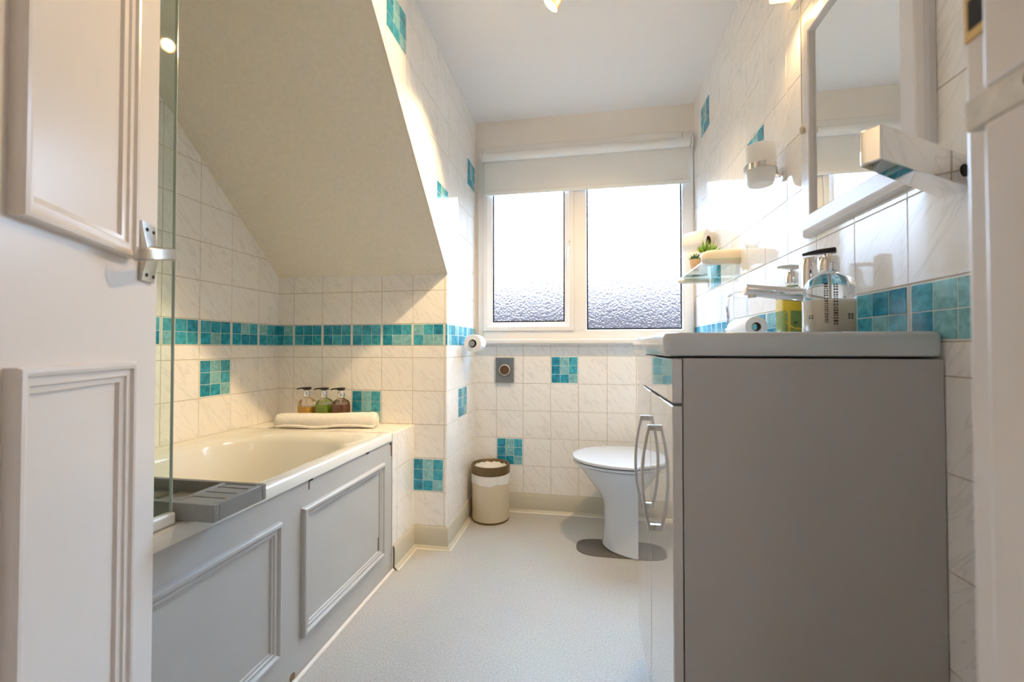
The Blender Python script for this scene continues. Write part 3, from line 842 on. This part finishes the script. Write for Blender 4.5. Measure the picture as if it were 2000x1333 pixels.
bm = B(); lathe(bm, [(0.02, 0), (0.021, 0.002), (0.012, 0.004)], (0.27 - .34, 0, 0.0113), 24); obj('waste', bm, M_CHROME, bs, smooth=40)

ZB = 0.9162
tp = thing('basin_tap', 'chrome mixer tap with a long straight spout on the washbasin', 'tap', (0.479, 1.03, ZB))
bm = B(); lathe(bm, [(0.023, 0.0), (0.023, 0.004), (0.0165, 0.008), (0.0160, 0.15), (0.0160, 0.166), (0.014, 0.170)], seg=32); obj('body', bm, M_CHROME, tp, smooth=40)
bm = B()
tube(bm, [(0.0, 0, 0.088), (-0.03, 0, 0.091), (-0.085, 0, 0.098), (-0.131, 0, 0.104), (-0.1325, 0, 0.1042)], [0.0155, 0.0155, 0.0142, 0.0128, 0.011], 24); sp_ = obj('spout', bm, M_CHROME, tp, smooth=40)
bm = B(); lathe(bm, [(0.0095, 0), (0.0095, 0.007), (0.008, 0.009)], (-0.118, 0, 0.086), 20); obj('aerator', bm, M_SATIN, sp_, smooth=40)
bm = B(); tube(bm, [(0.0, 0, 0.160), (0.010, -0.016, 0.163), (0.020, -0.028, 0.166)], 0.0045, 10); obj('lever', bm, M_CHROME, tp, smooth=40)

GS = 'soap bottles on the washbasin'
pump_bottle('lotion_bottle', 'clear pump bottle of cream lotion with black pump beside the tap', 0.447, 0.893, ZB, 0.0385, 0.112, 0.048, M_CREAMLIQ, 0.063, None, R(150), GS, square=False, slab=True,
            ink=[(R(237), .020, .092, .0030), (R(258), .016, .088, .0034), (R(199), .028, .036, .005), (R(296), .026, .037, .006)])
pump_bottle('lime_soap_bottle', 'pump bottle of lime green soap with yellow label behind the tap spout', 0.481, 1.118, ZB, 0.030, 0.122, 0.048, M_LIME, 0.085, None, R(205), GS, headmat=M_SATIN, slab=True, yellow=True,
            ink=[(R(236), .018, .024, .010), (R(250), .030, .034, .008)])

# ------------------------------------------------------------------ toilet
wc = thing('toilet', 'white pedestal toilet with closed lid under the window', 'toilet', (0.24, 2.025, 0.0))
def egg(xf, xb, w_, z, n=48, e=2.25):
    xc = (xf + xb) / 2 + 0.02; pts = []
    for k in range(n):
        a = 2 * math.pi * k / n
        c, s = math.cos(a), math.sin(a)
        ax = (xb - xc) if c > 0 else (xc - xf)
        ee = 3.2 if c > 0 else e
        pts.append(Vector((xc + ax * math.copysign(abs(c) ** (2 / ee), c) - .24, w_ * math.copysign(abs(s) ** (2 / ee), s), z)))
    return pts
bm = B()
loft(bm, [egg(0.070, 0.53, 0.164, 0.001), egg(0.066, 0.53, 0.167, 0.006), egg(0.070, 0.53, 0.163, 0.02), egg(0.073, 0.53, 0.158, 0.10), egg(0.073, 0.53, 0.154, 0.17), egg(0.066, 0.53, 0.153, 0.205), egg(0.048, 0.53, 0.156, 0.235),
          egg(0.018, 0.53, 0.158, 0.275), egg(-0.012, 0.53, 0.170, 0.315), egg(-0.034, 0.53, 0.180, 0.345), egg(-0.042, 0.53, 0.184, 0.358), egg(-0.044, 0.53, 0.184, 0.364), egg(-0.038, 0.525, 0.178, 0.367)])
obj('pan', bm, M_CER, wc, smooth=50)
bm = B(); loft(bm, [egg(-0.060, 0.46, 0.196, 0.3700), egg(-0.0645, 0.46, 0.2005, 0.3715), egg(-0.0645, 0.46, 0.2005, 0.3795), egg(-0.062, 0.46, 0.198, 0.3815)]); obj('seat', bm, M_CER, wc, smooth=30)
bm = B(); loft(bm, [egg(-0.064, 0.46, 0.200, 0.3860), egg(-0.067, 0.462, 0.203, 0.3872), egg(-0.068, 0.462, 0.204, 0.3890), egg(-0.068, 0.462, 0.204, 0.3950), egg(-0.0665, 0.461, 0.2025, 0.3985), egg(-0.062, 0.458, 0.198, 0.4005), egg(-0.045, 0.445, 0.182, 0.4018)]); obj('lid', bm, M_CER, wc, smooth=30)
bm = B(); box(bm, 0.20, 0.29, -0.19, 0.19, 0.001, 0.42); obj('back_panel', bm, M_CER, wc, bevel=0.01)
bm = B(); loft(bm, [egg(-0.052, 0.455, 0.188, 0.366), egg(-0.052, 0.455, 0.188, 0.3865)]); obj('shadow_gap', bm, M_DARK, wc)  # black ring put between pan, seat and lid as their shade

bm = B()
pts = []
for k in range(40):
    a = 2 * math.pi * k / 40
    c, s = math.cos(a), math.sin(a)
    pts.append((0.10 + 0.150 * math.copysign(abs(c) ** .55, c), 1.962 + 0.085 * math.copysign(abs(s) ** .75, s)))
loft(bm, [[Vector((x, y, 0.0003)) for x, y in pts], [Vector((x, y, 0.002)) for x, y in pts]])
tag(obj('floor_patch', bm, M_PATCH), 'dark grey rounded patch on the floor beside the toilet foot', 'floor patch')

# ------------------------------------------------------------------ bin
bn = thing('waste_bin', 'cream waste bin with bronze rim and white liner in the corner', 'bin', (-0.499, 2.205, 0))
bm = B(); lathe(bm, [(0.0945, 0.006), (0.096, 0.010), (0.0975, 0.24), (0.0975, 0.25), (0.095, 0.25), (0.092, 0.02)], seg=40, cap1=True); obj('bucket', bm, M_BINBODY, bn, smooth=40)
bm = B(); lathe(bm, [(0.0935, 0.0), (0.0965, 0.001), (0.0965, 0.010), (0.0945, 0.011)], seg=40); obj('base_ring', bm, M_BINRIM, bn, smooth=40)
bm = B(); lathe(bm, [(0.0985, 0.242), (0.101, 0.244), (0.1015, 0.278), (0.099, 0.286), (0.093, 0.287), (0.087, 0.280), (0.086, 0.245)], seg=40, cap0=False, cap1=False); obj('rim', bm, M_BINRIM, bn, smooth=40)
bm = B(); rg = random.Random(2)
rings = []
for z, r_, am in ((0.246, .0986, .0004), (0.225, .0992, .0012), (0.208, .0994, .0014), (0.196, .0988, .0008)):
    rings.append([Vector((math.cos(a) * (r_ + rg.uniform(-am, am)), math.sin(a) * (r_ + rg.uniform(-am, am)), z + (.004 * math.sin(5 * a) + .002 * math.sin(11 * a + 1)) * (z < .22))) for a in [2 * math.pi * k / 60 for k in range(60)]])
loft(bm, rings, False, False)
rings = []
for r_, z in ((0.086, 0.272), (0.078, 0.262), (0.055, 0.262), (0.03, 0.25), (0.012, 0.24)):
    rings.append([Vector((math.cos(a) * r_, math.sin(a) * r_, z + rg.uniform(-.005, .005))) for a in [2 * math.pi * k / 40 for k in range(40)]])
loft(bm, rings, False, True)
obj('liner', bm, M_LINER, bn, smooth=60)

# ------------------------------------------------------------------ wall box under the window
vt = thing('wall_vent', 'grey pyramid-edged steel wall plate with round brown centre under the window', 'wall plate', (-0.446, YD - .002, 0.769))
bm = B()
def sq(h, t): return [Vector((-h[0], -t, -h[1])), Vector((h[0], -t, -h[1])), Vector((h[0], -t, h[1])), Vector((-h[0], -t, h[1]))]
loft(bm, [sq((.050, .068), 0.0), sq((.050, .068), .018), sq((.046, .064), .021), sq((.026, .028), .010), sq((.020, .022), .006)], True, True)
obj('plate', bm, M_VENT, vt, bevel=0.001)
bm = B(); lathe(bm, [(0.031, 0.0), (0.031, 0.017), (0.027, 0.019), (0.025, 0.014)], (0, -.004, 0), 28, (0, -1, 0)); obj('collar', bm, mat('tarnished_ring', (0.62, 0.58, 0.50), 0.4, metal=0.6), vt, smooth=40)
bm = B(); lathe(bm, [(0.0250, 0.0), (0.0250, 0.0155), (0.010, 0.017)], (0, -.004, 0), 28, (0, -1, 0)); obj('centre_disc', bm, M_COPPER, vt, smooth=40)

# ------------------------------------------------------------------ toilet rolls and holders
def roll_bm(r, L_, axis, core=0.02):
    bm = B()
    lathe(bm, [(core, 0), (r * .97, 0), (r, .003), (r, L_ - .003), (r * .97, L_), (core, L_)], (0, 0, 0), 36, axis, False, False)
    return bm
def paper_roll(label, loc, axis, r, L_, group, core=0.02):
    t = thing('toilet_roll', label, 'toilet roll', loc, 0, group)
    obj('paper', roll_bm(r, L_, axis, core), M_PAPER, t, smooth=40)
    bm = B(); lathe(bm, [(core - .0015, 0.001), (core, 0.001), (core, L_ - .001), (core - .0015, L_ - .001), (core - .0015, 0.001)], (0, 0, 0), 28, axis, False, False); obj('card_core', bm, M_CARD, t, smooth=40)
    return t
GR = 'toilet rolls'
hl = thing('toilet_roll_holder', 'chrome roll holder on the tiled wall left of the window', 'roll holder', (XC, 2.10, 0.912))
bm = B(); lathe(bm, [(0.018, 0.0022), (0.018, 0.007), (0.008, 0.009), (0.008, 0.062)], (0, 0.065, 0), 20, (1, 0, 0)); tube(bm, [(0.066, 0.075, 0), (0.066, -0.078, 0)], 0.0145, 16); obj('arm', bm, M_CHROME, hl, smooth=40)
paper_roll('white toilet roll on the holder at the tiled wall left of the window', (XC + .066, 2.035, 0.912), (0, 1, 0), 0.044, 0.10, GR)

hr = thing('toilet_roll_holder', 'bent chrome strip roll holder on the right tiled wall behind the tap', 'roll holder', (XR, 1.60, 1.085))
bm = B(); lathe(bm, [(0.016, 0.0022), (0.016, 0.008)], (0, 0, 0), 20, (-1, 0, 0)); obj('wall_plate', bm, M_CHROME, hr, smooth=40)
bm = B(); strip(bm, [(-.006, 0, 0), (-.03, 0, -.001), (-.052, 0, -.006), (-.064, 0, -.018), (-.069, 0, -.035), (-.067, 0, -.06), (-.064, 0, -.09), (-.064, 0, -.130)], (0, 1, 0), 0.022, 0.004)
tube(bm, [(-.064, 0.008, -.133), (-.064, -.235, -.133)], 0.009, 14)
obj('arm', bm, M_CHROME, hr, smooth=40)
paper_roll('white toilet roll on the chrome strip holder behind the washbasin', (XR - .064, 1.352, 0.952), (0, 1, 0), 0.031, 0.17, GR, core=0.013)

# ------------------------------------------------------------------ glass shelf and what stands on it
sh = thing('glass_shelf', 'glass wall shelf on cream rounded brackets beside the window', 'shelf', (XR, 1.89, 1.212))
bm = B(); box(bm, -0.122, -0.004, -0.235, 0.225, -0.003, 0.003); g = obj('glass', bm, M_SHELFGL, sh)
bm = B(); box(bm, -0.1228, -0.122, -0.235, 0.225, -0.003, 0.003); obj('polished_edge', bm, M_GLEDGE, g)
for y, nm in ((-0.208, 0), (0.208, 1)):
    bm = B()
    rings = []
    for x, hz, hy in ((-0.133, .004, .004), (-0.131, .012, .010), (-0.126, .018, .014), (-0.115, .024, .0175), (-0.10, .0265, .019), (-0.02, .0275, .0195), (-0.0025, .0275, .0195)):
        rings.append([Vector((x, y + hy * math.copysign(abs(math.cos(a)) ** .55, math.cos(a)), 0.012 + hz * math.copysign(abs(math.sin(a)) ** .55, math.sin(a)))) for a in [2 * math.pi * k / 28 for k in range(28)]])
    if nm: rings = [[Vector((p_.x, p_.y, (p_.z - .012) * .42 - .0115)) for p_ in r] for r in rings]
    loft(bm, rings); obj('bracket', bm, M_CREAMPL, sh, smooth=60)
ZS = 1.2155
paper_roll('white toilet roll standing on end on the glass shelf', (0.480, 2.035, ZS), (0, 0, 1), 0.050, 0.098, GR)
t = paper_roll('white toilet roll lying on its side on top of the standing roll', (0.440, 1.985, ZS + .098 + .0505), (0.75, -0.66, 0), 0.050, 0.098, GR)
t.location = (0.455, 2.065, ZS + .0985 + .0505)
bm = B(); tube(bm, [(-.002, -.050, .012), (.006, -.0510, .006), (.012, -.0505, .016)], 0.0012, 6); obj('emboss_tick', bm, mat('grey_emboss', (.5, .48, .45), .9), t)

def succulent(label, x, y, r, h, potm, leafm, nl, lh, seed, group):
    t = thing('potted_succulent', label, 'potted plant', (x, y, ZS), 0, group)
    bm = B(); lathe(bm, [(r * .72, 0), (r * .75, .002), (r, h * .92), (r, h), (r * .88, h), (r * .85, h * .85)], seg=28); obj('pot', bm, potm, t, smooth=40)
    rg = random.Random(seed); bm = B()
    for k in range(nl):
        az = 2.4 * k + rg.uniform(-.2, .2); f = k / nl; tl = R(74) * f ** .7 + rg.uniform(-.08, .08)
        d = Vector((math.cos(az) * math.sin(tl), math.sin(az) * math.sin(tl), math.cos(tl))); L_ = lh * rg.uniform(.8, 1.1) * (1 - .2 * f)
        p0 = Vector((0, 0, h * .86)) + Vector((d.x, d.y, 0)) * r * .25
        tube(bm, [p0, p0 + d * L_ * .4, p0 + d * L_ * .8 + Vector((0, 0, L_ * .04)), p0 + d * L_ + Vector((0, 0, L_ * .1))], [r * .13, r * .17, r * .09, r * .01], 7)
    obj('leaves', bm, leafm, t, smooth=60)
GP = 'succulents on the glass shelf'
succulent('small terracotta pot with dark green succulent on the glass shelf by the rolls', 0.449, 1.905, 0.0225, 0.046, M_TERRA, M_LEAFD, 22, 0.032, 4, GP)
succulent('spiky bright green succulent on the glass shelf behind the nearer cream bracket', 0.468, 1.795, 0.026, 0.05, M_POTW, M_LEAF, 30, 0.058, 9, GP)

# ------------------------------------------------------------------ tumbler on its holder
th = thing('tumbler_holder', 'chrome ring holder on the tiled wall beside the mirror', 'tumbler holder', (XR, 1.318, 1.395))
bm = B(); lathe(bm, [(0.0395, -.006), (0.0425, -.006), (0.0425, .010), (0.0395, .010), (0.0395, -.006)], (-0.062, 0, 0.004), 36, (0, 0, 1), False, False)
obj('ring', bm, M_CHROME, th, smooth=40)
bm = B(); lathe(bm, [(0.020, .0022), (0.020, .008), (0.011, .010)], (0, 0, -.014), 24, (-1, 0, 0)); strip(bm, [(-.006, 0, -.016), (-.014, 0, -.018), (-.020, 0, -.006), (-.022, 0, .004)], (0, 1, 0), .02, .005); obj('wall_arm', bm, M_CHROME, th, smooth=40)
tu = thing('tumbler', 'frosted white glass tumbler held in the chrome ring beside the mirror', 'tumbler', (XR - .062, 1.318, 1.352))
bm = B(); lathe(bm, [(0.026, 0), (0.031, .002), (0.035, .012), (0.0380, .035), (0.0380, .06), (0.0395, .112), (0.0380, .112), (0.0365, .06), (0.033, .012), (0.0, .006)], seg=40, cap1=False); obj('glass', bm, M_FROST, tu, smooth=60)

# ------------------------------------------------------------------ mirror and wall light
mi_ = thing('wall_mirror', 'white framed mirror on the tiled wall above the washbasin', 'mirror', (XR, 0.98, 1.43))
PM = lambda u, v, t: Vector((-t, u - .98, v - 1.43))
bm = B(); frame_sweep(bm, 0.780, 1.180, 1.164, 1.704, [(0, 0.0022), (0, 0.012), (0.003, 0.018), (0.012, 0.0225), (0.016, 0.0235), (0.046, 0.0235), (0.049, 0.021), (0.050, 0.012)], PM); obj('frame', bm, M_FRAME, mi_)
bm = B(); box(bm, -0.0140, -0.003, 0.825 - .98, 1.135 - .98, 1.209 - 1.43, 1.659 - 1.43); obj('mirror_glass', bm, M_MIRROR, mi_)

wlmp = thing('wall_light', 'warm glowing box light above the mirror with a pull cord', 'wall light', (XR, 1.185, 1.836))
bm = B(); box(bm, -0.020, -0.0022, -0.05, 0.045, -0.055, 0.055); obj('back_plate', bm, M_UPVC, wlmp, bevel=0.003)
bm = B(); box(bm, -0.075, -0.020, -0.025, 0.035, -0.040, 0.05); obj('diffuser', bm, M_LAMPBOX, wlmp, bevel=0.006, seg=3)
bm = B(); tube(bm, [(-0.029, -0.033, -0.05), (-0.029, -0.033, -0.408)], 0.0011, 8); obj('pull_cord', bm, M_CORD, wlmp, smooth=60)
bm = B(); lathe(bm, [(0.002, 0.0), (0.005, -.003), (0.0055, -.016), (0.003, -.019)], (-0.029, -0.033, -0.402), 16); obj('cord_knob', bm, M_CORD, wlmp, smooth=60)
bm = B(); tube(bm, [(-0.02, -0.033, -0.05), (-0.029, -0.033, -0.05)], 0.003, 8); obj('cord_exit', bm, M_UPVC, wlmp)
spot('wall_light_lamp', (XR - .05, 1.19, 1.752), (XR - .05, 1.19, 1.0), 1.2, 150, 0.8, (1.0, 0.62, 0.26), 0.02)

# ------------------------------------------------------------------ chrome towel arm near the doorway
ar = thing('towel_arm', 'flat chrome towel arm reaching out from the right wall by the door jamb', 'towel rail', (XR, 0.742, 1.159))
bm = B()
a = Vector((XR - .004, 0.742, 1.142)) - Vector((XR, 0.742, 1.159)); b = Vector((0.372, 0.640, 1.160)) - Vector((XR, 0.742, 1.159))
d = (b - a).normalized(); W = Vector((-d.y, d.x, 0))
rings = []
for f, hz, hw in ((0, .022, .020), (0.02, .023, .020), (0.985, .024, .0135), (1.0, .023, .0125)):
    c = a.lerp(b, f)
    rings.append([c + W * hw + Vector((0, 0, hz)), c - W * hw + Vector((0, 0, hz)), c - W * hw - Vector((0, 0, hz)), c + W * hw - Vector((0, 0, hz))])
loft(bm, rings); obj('arm', bm, M_CHROME, ar, bevel=0.0016, seg=3)

bm = B(); lathe(bm, [(0.009, 0), (0.009, 0.0006)], a.lerp(b, .13) + W * .0196, 18, W); obj('screw_hole', bm, M_DARK, ar)

# ------------------------------------------------------------------ the open door
ax = Vector((0.471, -0.882, 0)).normalized()
dr = thing('door_1', 'open white panelled door at the left with a brushed latch handle', 'door', (-0.755, 0.643, 0), math.atan2(ax.y, ax.x), kind='structure')
DW, DT = 0.70, 0.036
PD = lambda u, v, t: Vector((u, t, v))
PAN = [(0.096, 0.334, 1.030, 1.86), (0.096, 0.334, 0.16, 0.869), (0.40, 0.625, 1.030, 1.86), (0.40, 0.625, 0.16, 0.869)]
bm = B(); box(bm, 0, DW, -DT, 0, 0.012, 1.985); dl = obj('leaf', bm, M_GLOSSW, dr, bevel=0.002)
DM = [(0, 0), (0, 0.011), (0.002, 0.0145), (0.006, 0.0155), (0.010, 0.0140), (0.012, 0.010), (0.014, 0.0095), (0.021, 0.0095), (0.023, 0.0065), (0.030, 0.0045), (0.032, 0.0)]
for q in PAN:
    bm = B(); frame_sweep(bm, *q, DM, PD); obj('panel_moulding', bm, M_GLOSSW, dl, smooth=25)
bm = B()
zc = 1.048
rings = []
for k, z in enumerate([zc - .046 + .098 * i / 20 for i in range(21)]):
    f = max(-1, min(1, (z - zc) / .052)); hw = 0.019 + 0.004 * f * f; bulge = 0.006 + 0.010 * (1 - abs(f)) ** 1.5 if abs(f) < 1 else 0.006
    rings.append([Vector((.044 - hw, 0, z)), Vector((.044 - hw, bulge * .8, z)), Vector((.044, bulge, z)), Vector((.044 + hw, bulge * .8, z)), Vector((.044 + hw, 0, z))])
loft(bm, rings); hp = obj('handle_plate', bm, M_SATIN, dr, smooth=35)
bm = B()
for z in (zc - .036, zc + .040):
    for s in (.032, .054): lathe(bm, [(0.0032, 0), (0.0030, .0078)], (s, 0.0, z), 12, (0, 1, 0))
obj('screw', bm, M_DARK, hp)
bm = B()
tube(bm, [(.048, .008, zc + .004), (.050, .040, zc + .003)], 0.0095, 16)
strip(bm, [(.044, .041, zc + .001), (.060, .0435, zc), (.085, .0455, zc - .005), (.110, .0455, zc - .010), (.128, .043, zc - .014), (.139, .036, zc - .017), (.142, .026, zc - .018)], (0, 0, 1), 0.021, 0.007)
obj('lever', bm, M_SATIN, hp, bevel=0.003, seg=3)
for z in (0.25, 1.05, 1.75):
    bm = B(); box(bm, DW, DW + .004, -0.030, 0.004, z, z + .09); obj('hinge', bm, M_SATIN, dr)

# ------------------------------------------------------------------ ceiling spotlight bar
sb = thing('ceiling_spotlight', 'brass-coloured ceiling spotlight bar with its lit head aimed at the bath', 'spotlight', (0.05, 1.44, ZC))
bm = B(); box(bm, -0.24, 0.24, -0.02, 0.02, -0.022, -0.0005); obj('bar', bm, M_BRASSHEAD, sb, bevel=0.004, seg=3)
for (loc, tgt) in HEADS:
    l = Vector(loc) - Vector((0.05, 1.44, ZC)); d = (Vector(tgt) - Vector(loc)).normalized()
    bm = B(); lathe(bm, [(0.012, -.070), (0.016, -.066), (0.020, -.05), (0.0275, -.012), (0.0285, 0.0), (0.0270, 0.0), (0.0255, -.012), (0.012, -.05)], l, 28, d, True, False)
    h = obj('head', bm, M_BRASSHEAD, sb, smooth=40)
    bm = B(); lathe(bm, [(0.0245, -.012), (0.0245, -.006), (0.018, -.002)], l, 24, d); obj('bulb', bm, M_BULB, h, smooth=40)
    bm = B(); tube(bm, [l - d * .055, Vector((l.x, 0, -0.02))], 0.005, 8); obj('stem', bm, M_BRASSHEAD, h, smooth=60)
